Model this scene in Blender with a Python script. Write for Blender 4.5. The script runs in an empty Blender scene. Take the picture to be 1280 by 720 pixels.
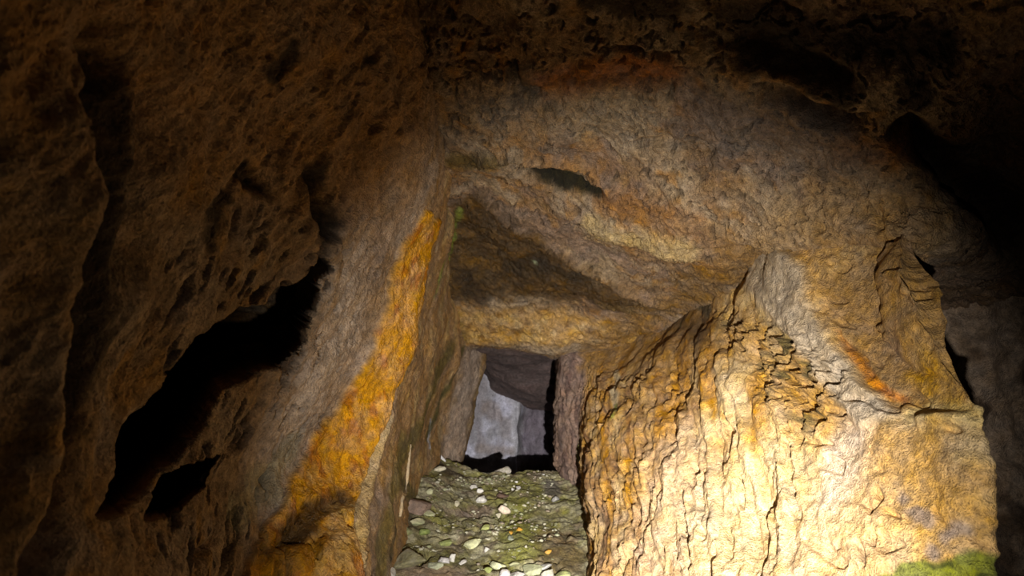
import bpy, math, random
import numpy as np
from mathutils import Vector

random.seed(7)
# ------------------------------------------------------------------ camera, world, light
scene = bpy.context.scene
F = 924.0            # focal length in pixels of the 1280x720 frame
EYE = 1.2            # eye height above the cave floor

cam_d = bpy.data.cameras.new('camera')
cam_d.sensor_width = 36.0
cam_d.lens = F * 36.0 / 1280.0
cam_d.clip_start = 0.02
cam_d.dof.use_dof = True
cam_d.dof.focus_distance = 2.4
cam_d.dof.aperture_fstop = 4.8
cam = bpy.data.objects.new('camera', cam_d)
scene.collection.objects.link(cam)
cam.location = (0, 0, EYE)
cam.rotation_euler = (math.radians(90), 0, 0)
scene.camera = cam

world = bpy.data.worlds.new('world')
scene.world = world
world.use_nodes = True
world.node_tree.nodes['Background'].inputs[0].default_value = (0, 0, 0, 1)
world.node_tree.nodes['Background'].inputs[1].default_value = 0.0

scene.view_settings.view_transform = 'Standard'
scene.view_settings.look = 'None'
scene.view_settings.exposure = 0.0
scene.view_settings.gamma = 1.0
scene.view_settings.use_curve_mapping = False


def W(px, py, d):
    """point seen at a pixel of the 1280x720 frame, d metres in front of the eye"""
    return np.array(((px - 640.0) / F * d, d, EYE + (360.0 - py) / F * d))


TORCH = (0.137, 0.10, EYE - 0.265)     # hand torch held low, to the right of the lens


def spot(name, aim, power, angle, blend, col):
    l = bpy.data.lights.new(name, 'SPOT')
    l.energy = power
    l.spot_size = math.radians(angle)
    l.spot_blend = blend
    l.shadow_soft_size = 0.012
    l.color = col
    o = bpy.data.objects.new(name, l)
    scene.collection.objects.link(o)
    o.location = TORCH
    dirv = Vector(aim) - Vector(TORCH)
    o.rotation_euler = dirv.to_track_quat('-Z', 'Y').to_euler()
    return o


spot('torch_hotspot', W(845, 670, 2.3), 500, 42, 1.0, (1.0, 0.96, 0.93))
spot('torch_spill', W(775, 545, 2.5), 390, 62, 1.0, (1.0, 0.95, 0.90))
spot('torch_rim', W(780, 440, 2.5), 2.5, 120, 1.0, (1.0, 0.92, 0.82))

# ------------------------------------------------------------------ noise (vectorised gradient noise)
_rs = np.random.RandomState(11)
_perm = _rs.permutation(256).astype(np.int32)
_perm = np.concatenate([_perm, _perm, _perm])
_grad = _rs.normal(size=(256, 3)).astype(np.float32)
_grad /= np.linalg.norm(_grad, axis=1)[:, None]

_gx, _gy, _gz = [np.ascontiguousarray(_grad[:, k]) for k in range(3)]


def gn(p):
    p = np.asarray(p, np.float32)
    n = len(p)
    if n > 20000:
        return np.concatenate([_gn(p[k:k + 16384]) for k in range(0, n, 16384)])
    return _gn(p)


def _gn(p):
    p = np.asfortranarray(p)
    i = np.floor(p).astype(np.int32)
    f = p - i
    i &= 255
    u = f * f * f * (f * (f * 6 - 15) + 10)
    out = 0
    for dx in (0, 1):
        wx = u[:, 0] if dx else 1 - u[:, 0]
        a = _perm[i[:, 0] + dx]
        for dy in (0, 1):
            wy = wx * (u[:, 1] if dy else 1 - u[:, 1])
            b = _perm[a + i[:, 1] + dy]
            for dz in (0, 1):
                w = wy * (u[:, 2] if dz else 1 - u[:, 2])
                h = _perm[b + i[:, 2] + dz]
                out = out + w * (_gx[h] * (f[:, 0] - dx) + _gy[h] * (f[:, 1] - dy) + _gz[h] * (f[:, 2] - dz))
    return out * 1.5


def fbm(p, o=4, gain=0.5, off=0.0):
    s = 0
    a = 1.0
    q = p + off
    for _ in range(o):
        s = s + a * gn(q)
        q = q * 2.03 + 17.3
        a *= gain
    return s


def ridged(p, o=3, gain=0.5, off=0.0):
    s = 0
    a = 1.0
    q = p + off
    for _ in range(o):
        s = s + a * (1 - 2.2 * np.abs(gn(q)))
        q = q * 2.07 + 9.1
        a *= gain
    return s


def sstep(a, b, x):
    t = np.clip((x - a) / (b - a), 0, 1)
    return t * t * (3 - 2 * t)


# ------------------------------------------------------------------ dense rock sheets from control grids
def proj(P):
    d = np.maximum(P[..., 1], 1e-3)
    return 640 + F * P[..., 0] / d, 360 - F * (P[..., 2] - EYE) / d


def spline_matrix(counts, tens):
    """tensioned Catmull-Rom weights over len(counts)+1 control points"""
    n = len(counts) + 1
    rows = []
    for k, c in enumerate(counts):
        for s in range(c + (1 if k == n - 2 else 0)):
            t = s / c
            w = np.zeros(n)
            h00, h10 = 2 * t**3 - 3 * t**2 + 1, t**3 - 2 * t**2 + t
            h01, h11 = -2 * t**3 + 3 * t**2, t**3 - t**2
            w[k] += h00
            w[k + 1] += h01
            for idx, h in ((k, h10), (k + 1, h11)):
                lo, hi = max(idx - 1, 0), min(idx + 1, n - 1)
                sc = 1.0 / (hi - lo)
                w[hi] += h * sc
                w[lo] -= h * sc
            lin = np.zeros(n)
            lin[k], lin[k + 1] = 1 - t, t
            rows.append(tens * w + (1 - tens) * lin)
    return np.array(rows)


def counts_for(G, step, world_step):
    """samples per cell: fine where the cell shows in the frame, coarse elsewhere"""
    px, py = proj(G)
    front = G[..., 1] > 0.3
    cx_, cy_ = np.clip(px, -60, 1340), np.clip(py, -60, 780)
    out = []
    for k in range(G.shape[0] - 1):
        pl = np.where(front[k] & front[k + 1], np.hypot(cx_[k] - cx_[k + 1], cy_[k] - cy_[k + 1]), 0) / step
        wl_ = np.minimum(np.linalg.norm(G[k] - G[k + 1], axis=1) / world_step, 14)
        out.append(int(max(3, np.percentile(pl, 80), np.median(wl_))))
    return out


class Sheet:
    def __init__(self, grid, step=1.5, world_step=0.03, tens=0.75, rows=None, cols=None, caps=None):
        G = np.array(grid, dtype=float)
        nr = counts_for(G, step, world_step)
        nc = counts_for(G.transpose(1, 0, 2), step, world_step)
        nr, nc = rows or nr, cols or nc
        for k, c in (caps or {}).items():
            nc[k] = min(nc[k], c)
        A, B = spline_matrix(nr, tens), spline_matrix(nc, tens)
        P = np.einsum('ra,abk->rbk', A, G)
        P = np.einsum('cb,rbk->rck', B, P)
        self.R, self.C = P.shape[:2]
        self.G2 = P
        self.P = P.reshape(-1, 3)
        # blurred normals, towards the cave
        Q = P.copy()
        for _ in range(10):
            Q[1:-1] = (Q[:-2] + 2 * Q[1:-1] + Q[2:]) / 4
            Q[:, 1:-1] = (Q[:, :-2] + 2 * Q[:, 1:-1] + Q[:, 2:]) / 4
        n = np.cross(np.gradient(Q, axis=0), np.gradient(Q, axis=1))
        n /= np.linalg.norm(n, axis=2)[..., None] + 1e-12
        self.N = n.reshape(-1, 3)
        self.px, self.py = proj(self.P)
        self.D = np.zeros(len(self.P))
        self.extra = np.zeros((len(self.P), 3))
        self.rr, self.cc = [a.ravel().astype(float) for a in np.mgrid[0:self.R, 0:self.C]]
        self.col = np.zeros((len(self.P), 3))
        self.wet = np.zeros(len(self.P))
        w = np.stack([fbm(self.P * 9, 3, off=3.1), fbm(self.P * 9, 3, off=47.7), fbm(self.P * 9, 3, off=91.2)], 1)
        self.warp = w
        self.Pw = self.P + 0.018 * w

    def flip_to(self, pt):
        s = np.sign(np.median(np.einsum('ij,ij->i', self.N, np.array(pt) - self.P)))
        self.N *= s
        return self

    def find(self, x, y):
        e = (self.px - x) ** 2 + (self.py - y) ** 2 + np.where(self.P[:, 1] < 0.3, 1e9, 0)
        m = e.min()
        c = np.where(e < m + 16)[0]
        return c[np.argmin(self.P[c, 1] * 8 + e[c] * 0.2)]

    def dist(self, pts, rads, warp=True, pad=4.0):
        """distance to a stroke laid on the sheet, as a fraction of its (varying) radius in metres"""
        ids = [self.find(*p) for p in pts]
        V = self.P[ids]
        r = np.broadcast_to(np.asarray(rads, float), (len(ids),))
        S = self.Pw if warp else self.P
        out = np.full(len(S), 9.0)
        if len(V) == 1:
            out = np.linalg.norm(S - V[0], axis=1) / r[0]
            return np.minimum(out, 9)
        lo, hi = V.min(0) - r.max() * pad, V.max(0) + r.max() * pad
        sel = np.where(((S > lo) & (S < hi)).all(1))[0]
        Q = S[sel]
        best = np.full(len(sel), 9.0)
        for a, b, ra, rb in zip(V[:-1], V[1:], r[:-1], r[1:]):
            ab = b - a
            t = np.clip(((Q - a) @ ab) / (ab @ ab + 1e-12), 0, 1)
            dd = np.linalg.norm(Q - a - t[:, None] * ab, axis=1) / (ra + (rb - ra) * t)
            best = np.minimum(best, dd)
        out[sel] = best
        return out

    def push(self, pts, rads, amp, warp=True, sharp=1.0):
        d = self.dist(pts, rads, warp)
        self.D += amp * np.exp(-(d ** (2 * sharp)) * 1.2)

    def paint(self, pts, rads, c, k=1.0, soft=0.5, breakup=0.35, bf=16.0):
        d = self.dist(pts, rads)
        near = np.where(d < 4)[0]
        d[near] += breakup * fbm(self.P[near] * bf, 3, off=5.5)
        m = k * (1 - sstep(1 - soft, 1 + soft, d))
        self.blend(m, c)
        return m

    def blend(self, m, c):
        self.col += m[:, None] * (np.array(c) - self.col)

    def poly(self, pts, soft=4.0, jag=6.0):
        """soft mask of a closed outline on the sheet (in its own grid coordinates)"""
        ids = [self.find(*p) for p in pts]
        vx, vy = self.cc[ids], self.rr[ids]
        x = self.cc + jag * self.warp[:, 0]
        y = self.rr + jag * self.warp[:, 1]
        pad = 30 + soft * 2
        sel = np.where((x > vx.min() - pad) & (x < vx.max() + pad) & (y > vy.min() - pad) & (y < vy.max() + pad))[0]
        X, Y = x[sel], y[sel]
        ins = np.zeros(len(sel), bool)
        dmin = np.full(len(sel), 1e9)
        n = len(ids)
        for k in range(n):
            x0, y0, x1, y1 = vx[k], vy[k], vx[(k + 1) % n], vy[(k + 1) % n]
            cr = ((y0 > Y) != (y1 > Y)) & (X < (x1 - x0) * (Y - y0) / (y1 - y0 + 1e-12) + x0)
            ins ^= cr
            ex, ey = x1 - x0, y1 - y0
            t = np.clip(((X - x0) * ex + (Y - y0) * ey) / (ex * ex + ey * ey + 1e-12), 0, 1)
            dmin = np.minimum(dmin, np.hypot(X - x0 - t * ex, Y - y0 - t * ey))
        sd = np.where(ins, dmin, -dmin)
        m = np.zeros(len(self.P))
        m[sel] = sstep(-soft, soft, sd)
        return m

    def finish(self, name, mat, parts=(), parent=None):
        """parts: [(part name, mask)] - faces under a mask become that part"""
        P = self.P + self.N * self.D[:, None] + self.extra
        idx = np.arange(self.R * self.C).reshape(self.R, self.C)
        Fq = np.stack([idx[:-1, :-1], idx[1:, :-1], idx[1:, 1:], idx[:-1, 1:]], -1).reshape(-1, 4)
        # orient the faces like the normals
        a = np.cross(P[Fq[:, 1]] - P[Fq[:, 0]], P[Fq[:, 3]] - P[Fq[:, 0]])
        if np.median(np.einsum('ij,ij->i', a, self.N[Fq[:, 0]])) < 0:
            Fq = Fq[:, ::-1]
        Pg = P.reshape(self.R, self.C, 3)
        n = np.cross(np.gradient(Pg, axis=0), np.gradient(Pg, axis=1)).reshape(-1, 3)
        n /= np.linalg.norm(n, axis=1)[:, None] + 1e-12
        n *= np.sign(np.einsum('ij,ij->i', n, self.N).mean())
        self.F, self.n = Fq, n
        self.final = P
        lab = np.zeros(len(Fq), int)
        for k, (_, m) in enumerate(parts):
            lab[m[Fq].mean(1) > 0.5] = k + 1
        root = mesh_np(name, P, Fq[lab == 0], mat, self.col, self.wet, n, parent)
        for k, (pn, _) in enumerate(parts):
            if (lab == k + 1).any():
                mesh_np(pn, P, Fq[lab == k + 1], mat, self.col, self.wet, n, root)
        return root


def mesh_np(name, P, faces, mat, col, wet, nrm, parent=None):
    used = np.unique(faces)
    remap = np.full(len(P), -1)
    remap[used] = np.arange(len(used))
    f = remap[faces]
    me = bpy.data.meshes.new(name)
    k = f.shape[1]
    me.vertices.add(len(used))
    me.vertices.foreach_set('co', P[used].astype(np.float32).ravel())
    me.loops.add(f.size)
    me.loops.foreach_set('vertex_index', f.astype(np.int32).ravel())
    me.polygons.add(len(f))
    me.polygons.foreach_set('loop_start', np.arange(0, f.size, k, dtype=np.int32))
    me.polygons.foreach_set('use_smooth', np.ones(len(f), bool))
    me.update(calc_edges=True)
    a = me.attributes.new('albedo', 'FLOAT_COLOR', 'POINT')
    c4 = np.ones((len(used), 4), np.float32)
    c4[:, :3] = np.clip(col[used], 0.004, 0.95) ** 1.35 * 0.95      # albedo deepened and saturated for more contrast and less bounce
    a.data.foreach_set('color', c4.ravel())
    b = me.attributes.new('wet', 'FLOAT', 'POINT')
    b.data.foreach_set('value', np.clip(wet[used], 0, 1).astype(np.float32))
    if nrm is not None:
        me.normals_split_custom_set_from_vertices(nrm[used].astype(np.float32).tolist())
    me.materials.append(mat)
    o = bpy.data.objects.new(name, me)
    scene.collection.objects.link(o)
    if parent:
        o.parent = parent
    return o


# ------------------------------------------------------------------ materials
def rock_material(name, grain=55.0, bump=0.5, rough=0.82, vary=0.35, stretch=(1, 1, 1), speck=0.5):
    m = bpy.data.materials.new(name)
    m.use_nodes = True
    nt = m.node_tree
    N, L = nt.nodes, nt.links
    bs = N['Principled BSDF']
    tc = N.new('ShaderNodeTexCoord')
    mp = N.new('ShaderNodeMapping')
    mp.inputs['Scale'].default_value = stretch
    L.new(tc.outputs['Object'], mp.inputs[0])
    at = N.new('ShaderNodeAttribute')
    at.attribute_name = 'albedo'
    wt = N.new('ShaderNodeAttribute')
    wt.attribute_name = 'wet'

    def noise(scale, detail, rg=0.6):
        n = N.new('ShaderNodeTexNoise')
        n.inputs['Scale'].default_value = scale
        n.inputs['Detail'].default_value = detail
        n.inputs['Roughness'].default_value = rg
        L.new(mp.outputs[0], n.inputs['Vector'])
        return n

    def ramp(src, a, b, lo, hi):
        r = N.new('ShaderNodeMapRange')
        r.inputs['From Min'].default_value = a
        r.inputs['From Max'].default_value = b
        r.inputs['To Min'].default_value = lo
        r.inputs['To Max'].default_value = hi
        L.new(src, r.inputs['Value'])
        return r.outputs[0]

    def math_(op, a, b):
        x = N.new('ShaderNodeMath')
        x.operation = op
        for k, v in enumerate((a, b)):
            if isinstance(v, (int, float)):
                x.inputs[k].default_value = v
            else:
                L.new(v, x.inputs[k])
        return x.outputs[0]

    n1 = noise(grain, 6)
    n2 = noise(grain * 4, 3)
    n3 = noise(grain * 0.25, 5)
    v1 = ramp(n1.outputs['Fac'], 0.3, 0.7, 1 - vary, 1 + vary)
    v2 = ramp(n2.outputs['Fac'], 0.32, 0.68, 1 - vary * 0.5, 1 + vary * 0.5)
    v3 = ramp(n3.outputs['Fac'], 0.3, 0.7, 1 - vary * 0.6, 1 + vary * 0.6)
    v = math_('MULTIPLY', math_('MULTIPLY', v1, v2), v3)
    # dark mineral specks
    sp = ramp(noise(grain * 2.2, 2).outputs['Fac'], 0.66, 0.74, 1.0, 1.0 - speck)
    v = math_('MULTIPLY', v, sp)
    mx = N.new('ShaderNodeVectorMath')
    mx.operation = 'SCALE'
    L.new(at.outputs['Color'], mx.inputs[0])
    L.new(v, mx.inputs['Scale'])
    # slight hue drift between ochre and grey
    hs = N.new('ShaderNodeHueSaturation')
    L.new(ramp(n3.outputs['Color'], 0.3, 0.7, 0.8, 1.2), hs.inputs['Saturation'])
    L.new(mx.outputs[0], hs.inputs['Color'])
    L.new(hs.outputs[0], bs.inputs['Base Color'])
    # wet skin
    rr = math_('SUBTRACT', rough, math_('MULTIPLY', wt.outputs['Fac'], rough - 0.22))
    L.new(math_('ADD', rr, ramp(n1.outputs['Fac'], 0.3, 0.7, -0.06, 0.06)), bs.inputs['Roughness'])
    bs.inputs['Specular IOR Level'].default_value = 0.35
    # fine relief
    h = math_('ADD', math_('MULTIPLY', n1.outputs['Fac'], 1.0), math_('MULTIPLY', n2.outputs['Fac'], 0.55))
    h = math_('ADD', h, math_('MULTIPLY', n3.outputs['Fac'], 0.5))
    bp = N.new('ShaderNodeBump')
    bp.inputs['Strength'].default_value = bump
    bp.inputs['Distance'].default_value = 0.012
    L.new(h, bp.inputs['Height'])
    L.new(bp.outputs[0], bs.inputs['Normal'])
    return m


M_left = rock_material('left_rock', 42, 0.9, 0.85, 0.34)
M_right = rock_material('right_rock', 60, 0.9, 0.8, 0.34, speck=0.5)
M_ceil = rock_material('ceiling_rock', 55, 0.95, 0.8, 0.36, speck=.65)
M_floor = rock_material('mossy_ground', 70, 0.8, 0.9, 0.35)
M_back = rock_material('pale_chamber_rock', 30, 0.5, 0.9, 0.25)
M_stone = rock_material('stone', 80, 0.5, 0.85, 0.2, speck=0.3)

# albedo palette (linear)
CREAM = (0.74, 0.58, 0.36)
TAN = (0.50, 0.35, 0.18)
OCHRE = (0.52, 0.29, 0.06)
ORANGE = (0.68, 0.39, 0.06)
BROWN = (0.24, 0.13, 0.05)
DARK = (0.06, 0.045, 0.025)
GREY = (0.38, 0.31, 0.27)
MAUVE = (0.30, 0.22, 0.21)
PINK = (0.66, 0.47, 0.34)
MOSS = (0.17, 0.20, 0.05)
MOSSB = (0.34, 0.40, 0.09)
PALE = (0.66, 0.62, 0.55)


def mixn(a, b, m):
    return np.array(a)[None] * (1 - m[:, None]) + np.array(b)[None] * m[:, None]


def grid(rows):
    return [[W(*p) if len(p) == 3 else np.array(p[:3]) for p in r] for r in rows]


def wp(x, y, z):          # a world point relative to the eye
    return (x, y, z + EYE, 'w')


# ------------------------------------------------------------------ left wall
rowsL = []
L = {
    -600: [(-500, .5), (0, .62), (200, .8), (330, .95), (420, 1.08), (470, 1.2), (520, 1.4), (570, 1.8), (600, 3.6), (615, 4.7)],
    -200: [(-500, .58), (0, .8), (200, 1.1), (310, 1.3), (390, 1.5), (450, 1.7), (510, 1.9), (560, 2.25), (600, 3.6), (615, 4.7)],
    0: [(-500, .62), (0, .9), (200, 1.25), (310, 1.5), (400, 1.75), (460, 1.95), (505, 2.1), (540, 2.45), (590, 3.6), (612, 4.7)],
    150: [(-500, .64), (0, .95), (200, 1.35), (345, 1.7), (470, 2.1), (505, 2.22), (530, 2.35), (556, 2.75), (585, 3.6), (610, 4.7)],
    270: [(-500, .65), (0, .98), (200, 1.4), (370, 1.85), (512, 2.4), (526, 2.5), (542, 2.6), (560, 2.95), (580, 3.6), (608, 4.7)],
    350: [(-500, .66), (0, 1.0), (200, 1.45), (360, 1.92), (488, 2.45), (505, 2.55), (527, 2.68), (550, 3.1), (575, 3.6), (605, 4.3)],
    440: [(-500, .66), (0, 1.0), (200, 1.5), (345, 1.95), (455, 2.42), (482, 2.53), (510, 2.66), (538, 3.1), (568, 3.6), (602, 4.25)],
    520: [(-500, .66), (0, 1.0), (200, 1.5), (320, 1.93), (415, 2.35), (455, 2.47), (492, 2.58), (520, 3.05), (548, 3.6), (588, 4.2)],
    600: [(-500, .66), (0, 1.0), (200, 1.5), (290, 1.85), (358, 2.18), (415, 2.33), (472, 2.46), (505, 2.9), (535, 3.55), (576, 4.15)],
    720: [(-500, .64), (0, .95), (200, 1.4), (262, 1.63), (308, 1.85), (375, 2.0), (440, 2.12), (484, 2.55), (525, 3.5), (567, 4.1)],
    860: [(-500, .62), (0, .9), (190, 1.3), (240, 1.5), (275, 1.68), (350, 1.8), (420, 1.9), (468, 2.35), (515, 3.4), (550, 4.6)],
    1000: [(-500, .6), (0, .86), (180, 1.2), (220, 1.35), (250, 1.5), (320, 1.62), (400, 1.72), (450, 2.15), (500, 3.3), (540, 4.5)],
}
G = []
for py in sorted(L):
    r = [W(px, py, d) for px, d in L[py]]
    first = np.array((-0.72, -0.8, r[0][2]))
    back = np.array((-0.75, 4.75, r[-1][2]))
    G.append([first] + r + [back, np.array((-1.1, 5.9, r[-1][2]))])
G.append([np.array((p[0] - 0.02, p[1], -1.2 if k > 8 else -0.25)) for k, p in enumerate(G[-1])])
wl = Sheet(G, 1.6, caps={0: 8, 1: 24, 10: 14, 11: 8}).flip_to((0, 1.5, EYE))

P = wl.P
near = 1 - sstep(2.2, 2.5, P[:, 1])
# chiselled, obliquely streaked relief: long axis rises towards the far end
ca, sa = math.cos(math.radians(58)), math.sin(math.radians(58))
along = P[:, 1] * ca + P[:, 2] * sa
across = -P[:, 1] * sa + P[:, 2] * ca
S = np.stack([along * 5, across * 14, P[:, 0] * 9], 1)
wl.D += 0.035 * fbm(P * 2.3, 3, off=1.0)
wl.D += near * (0.016 * fbm(S, 4, off=8.0, gain=0.55) + 0.012 * np.minimum(0, ridged(S * 1.3, 3, off=2.2) - 0.2))
wl.D += (1 - near) * (0.010 * fbm(P * np.array((14, 14, 6)), 4, off=21.0))
wl.D += 0.004 * fbm(P * 40, 3, off=33.0, gain=0.6)
# scattered small pits of the near wall
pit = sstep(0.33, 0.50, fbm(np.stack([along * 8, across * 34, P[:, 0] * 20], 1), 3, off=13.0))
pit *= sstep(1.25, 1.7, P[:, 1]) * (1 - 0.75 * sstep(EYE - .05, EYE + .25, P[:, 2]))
wl.D -= near * 0.024 * pit
for pts, r, a in [
    ([(405, 225), (402, 260), (412, 290)], (.03, .03, .02), -.09),
    ([(325, 222), (345, 235)], .03, -.05),
    ([(370, 478), (380, 455), (395, 440)], .012, -.03),
    ([(362, 520), (372, 500)], .012, -.03),
    ([(330, 610), (345, 590)], .012, -.03),
    ([(300, 530), (318, 505)], .012, -.025),
    ([(250, 700), (275, 665)], .014, -.03),
    ([(285, 560), (300, 545)], .012, -.03),
    ([(420, 290), (425, 320)], .012, -.03),
    ([(128, 60), (118, 300), (96, 520), (60, 700)], .055, -.10),
    ([(190, 120), (160, 330)], .05, -.05),
    ([(60, 150), (50, 400), (30, 650)], .05, .05),
]:
    wl.push(pts, r, a)
# flowstone: rounded wet band with its own humps
flow = wl.poly([(531, 262), (508, 300), (492, 352), (478, 390), (462, 440), (445, 480), (418, 520), (392, 560), (362, 600), (335, 650), (316, 690), (300, 740),
                (440, 740), (436, 690), (446, 640), (462, 590), (478, 545), (494, 490), (508, 440), (522, 385), (534, 330), (546, 275)], 5, 4)
flow = sstep(0.25, 0.75, flow)
wl.D += 0.022 * flow + flow * 0.006 * fbm(P * np.array((22, 22, 12)), 3, off=61)
wl.push([(352, 668), (390, 640), (425, 628)], .03, -.03)
wl.push([(330, 690), (370, 660)], .018, -.03)
wl.push([(372, 700), (410, 690)], .05, .025)
wl.push([(490, 520), (478, 580), (462, 630), (448, 700)], .022, .022)
wl.push([(515, 560), (506, 600), (500, 640)], .010, .014)
# the black side crevice: a deep pocket flared away from the lens, shaped to stay unlit
hole = wl.poly([(402, 325), (385, 343), (362, 362), (338, 382), (300, 392), (258, 404), (228, 440), (200, 482), (176, 525), (158, 575), (136, 640), (166, 634),
                (192, 605), (222, 575), (248, 540), (268, 500), (288, 476), (318, 462), (350, 458), (364, 432), (380, 405), (396, 362)], 6, 5)
hole2 = wl.poly([(192, 648), (198, 612), (222, 590), (250, 574), (270, 568), (258, 592), (240, 622), (218, 648)], 5, 4)
wl.D -= 0.02 * sstep(0.02, 0.5, hole)
away = P - np.array((0.06, 0.06, EYE - 0.12))
away /= np.linalg.norm(away, axis=1)[:, None]
wl.extra += (sstep(0.3, 0.9, hole) * 2.4 + sstep(0.3, 0.9, hole2) * 1.2)[:, None] * away

# colours
a = sstep(-0.25, 0.35, fbm(P * 4, 4, off=5))
wl.col = mixn((0.40, 0.29, 0.18), (0.46, 0.36, 0.26), a)
wl.blend(0.7 * sstep(0.1, 0.5, fbm(S * 0.8, 3, off=77)), (0.47, 0.31, 0.13))
wl.blend(0.6 * sstep(0.15, 0.6, fbm(P * 7, 3, off=55)), (0.42, 0.34, 0.28))
wl.blend(near * pit * .75, (0.10, 0.07, 0.045))  # shade of the small pits painted into the colour
wl.blend(near * .75 * sstep(EYE + .05, EYE + .35, P[:, 2]), (0.46, 0.30, 0.15))
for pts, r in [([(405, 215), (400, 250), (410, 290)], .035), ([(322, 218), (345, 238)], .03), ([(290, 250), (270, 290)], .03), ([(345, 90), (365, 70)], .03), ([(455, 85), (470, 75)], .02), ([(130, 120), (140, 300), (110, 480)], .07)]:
    wl.paint(pts, r, (0.055, 0.04, 0.03), .85, soft=.5, breakup=.7)  # hollows and long groove painted dark, standing in for their shade
far = sstep(2.45, 2.75, P[:, 1])
wl.blend(far, (0.46, 0.31, 0.16))
wl.blend(far * 0.8 * sstep(0, 0.5, fbm(P * np.array((16, 16, 5)), 3, off=18)), (0.56, 0.42, 0.22))
wl.paint([(440, 330), (420, 430), (390, 500), (340, 590)], (.10, .14, .14, .14), (0.58, 0.48, 0.38), .75, soft=.7)
wl.blend(near * pit * .6, (0.12, 0.085, 0.06))  # pit shade painted again over the paler band
wl.blend(flow * 0.95, ORANGE)
wl.blend(flow * 0.75 * sstep(0.05, 0.5, fbm(P * np.array((18, 18, 9)), 3, off=66)), (0.50, 0.22, 0.04))
wl.blend(flow * 0.6 * sstep(0.25, 0.6, fbm(P * np.array((24, 24, 12)), 3, off=68)), (0.62, 0.40, 0.12))
wl.paint([(352, 672), (395, 645), (430, 625)], .04, (0.13, 0.075, 0.02), .9)
wl.paint([(345, 700), (400, 690)], .06, (0.36, 0.20, 0.03), .8)
wl.paint([(488, 530), (476, 580), (460, 630), (444, 700)], (.02, .03, .034, .034), (0.60, 0.46, 0.25), .9, soft=.3)
wl.paint([(425, 640), (418, 690), (400, 720)], .04, (0.60, 0.42, 0.18), .6)
wl.paint([(515, 560), (506, 600), (498, 645)], .012, (0.60, 0.46, 0.26), .9)
wl.paint([(300, 640), (340, 600), (372, 560)], .05, (0.42, 0.40, 0.26), .5)
wl.paint([(520, 640), (500, 590), (530, 520), (548, 470), (562, 440)], .05, (0.20, 0.17, 0.05), .75)
wl.paint([(570, 262), (562, 300), (552, 345), (548, 370)], .012, MOSSB, .9, soft=.6)
wl.paint([(556, 100), (555, 190), (560, 250)], .06, (0.24, 0.22, 0.09), .6)
wl.paint([(474, 720), (480, 660), (492, 610), (505, 560)], .06, (0.27, 0.22, 0.07), .75)
wl.paint([(484, 700), (490, 660)], .025, (0.10, 0.085, 0.03), .7)
wl.paint([(541, 525), (538, 560)], .016, (0.62, 0.62, 0.66), .95, soft=.25)
wl.paint([(588, 450), (580, 500), (570, 560)], .16, (0.54, 0.44, 0.36), .9)
wl.paint([(575, 440), (560, 480), (545, 520), (538, 545)], .03, (0.17, 0.16, 0.05), .8)
wl.wet = flow * (0.55 + 0.4 * sstep(0, .4, fbm(P * 10, 2, off=9))) + 0.25 * far
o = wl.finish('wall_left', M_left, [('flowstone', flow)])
o['kind'] = 'structure'
o['label'] = 'dark rough-hewn left cave wall with a black side crevice'
for c in o.children:
    c['label'] = 'wet orange flowstone band'

# ------------------------------------------------------------------ right wall
Rr = {
    0: [(690, 4.9), (705, 4.5), (755, 4.3), (780, 4.2), (830, 4.0), (900, 3.8), (980, 3.5), (1030, 3.2), (1090, 2.9), (1125, 2.8), (1150, 2.8)],
    150: [(712, 4.8), (705, 4.3), (752, 4.15), (778, 4.05), (815, 3.85), (880, 3.55), (950, 3.15), (1010, 2.8), (1080, 2.55), (1120, 2.5), (1150, 2.5)],
    270: [(712, 4.6), (705, 4.2), (750, 4.0), (775, 3.9), (800, 3.7), (860, 3.3), (920, 2.85), (985, 2.4), (1060, 2.12), (1105, 2.02), (1142, 1.98)],
    330: [(712, 4.6), (705, 4.0), (745, 3.9), (765, 3.85), (795, 3.7), (850, 3.4), (905, 2.9), (975, 2.25), (1060, 2.0), (1112, 1.88), (1150, 1.78)],
    390: [(712, 4.6), (700, 3.9), (740, 3.85), (760, 3.82), (786, 3.75), (838, 3.42), (892, 2.8), (970, 2.2), (1060, 1.95), (1125, 1.82), (1165, 1.7)],
    450: [(712, 4.6), (694, 3.77), (730, 3.68), (742, 3.64), (760, 3.58), (812, 3.15), (880, 2.55), (970, 2.13), (1060, 1.9), (1135, 1.75), (1186, 1.64)],
    520: [(712, 4.6), (696, 3.77), (727, 3.58), (734, 3.45), (743, 3.2), (800, 2.78), (880, 2.37), (970, 2.05), (1060, 1.82), (1150, 1.65), (1224, 1.52)],
    600: [(712, 4.6), (697, 3.77), (724, 3.5), (732, 3.3), (738, 2.85), (800, 2.5), (880, 2.2), (970, 1.95), (1060, 1.75), (1150, 1.6), (1228, 1.48)],
    720: [(712, 4.6), (699, 3.77), (722, 3.35), (731, 3.1), (735, 2.45), (800, 2.2), (880, 1.97), (970, 1.76), (1060, 1.6), (1150, 1.5), (1236, 1.42)],
    860: [(712, 4.6), (700, 3.7), (720, 3.2), (728, 2.9), (734, 2.2), (800, 1.98), (880, 1.78), (970, 1.6), (1060, 1.48), (1160, 1.37), (1245, 1.3)],
    1000: [(690, 4.5), (700, 3.6), (718, 3.0), (726, 2.7), (734, 2.0), (800, 1.8), (880, 1.62), (970, 1.5), (1060, 1.38), (1160, 1.28), (1250, 1.22)],
}
zrec = {0: 0.95, 150: 0.62, 270: 0.34, 330: 0.16, 390: 0.02, 450: -0.13, 520: -0.30, 600: -0.50, 720: -0.78, 860: -1.0, 1000: -1.2}
G = []
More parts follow.
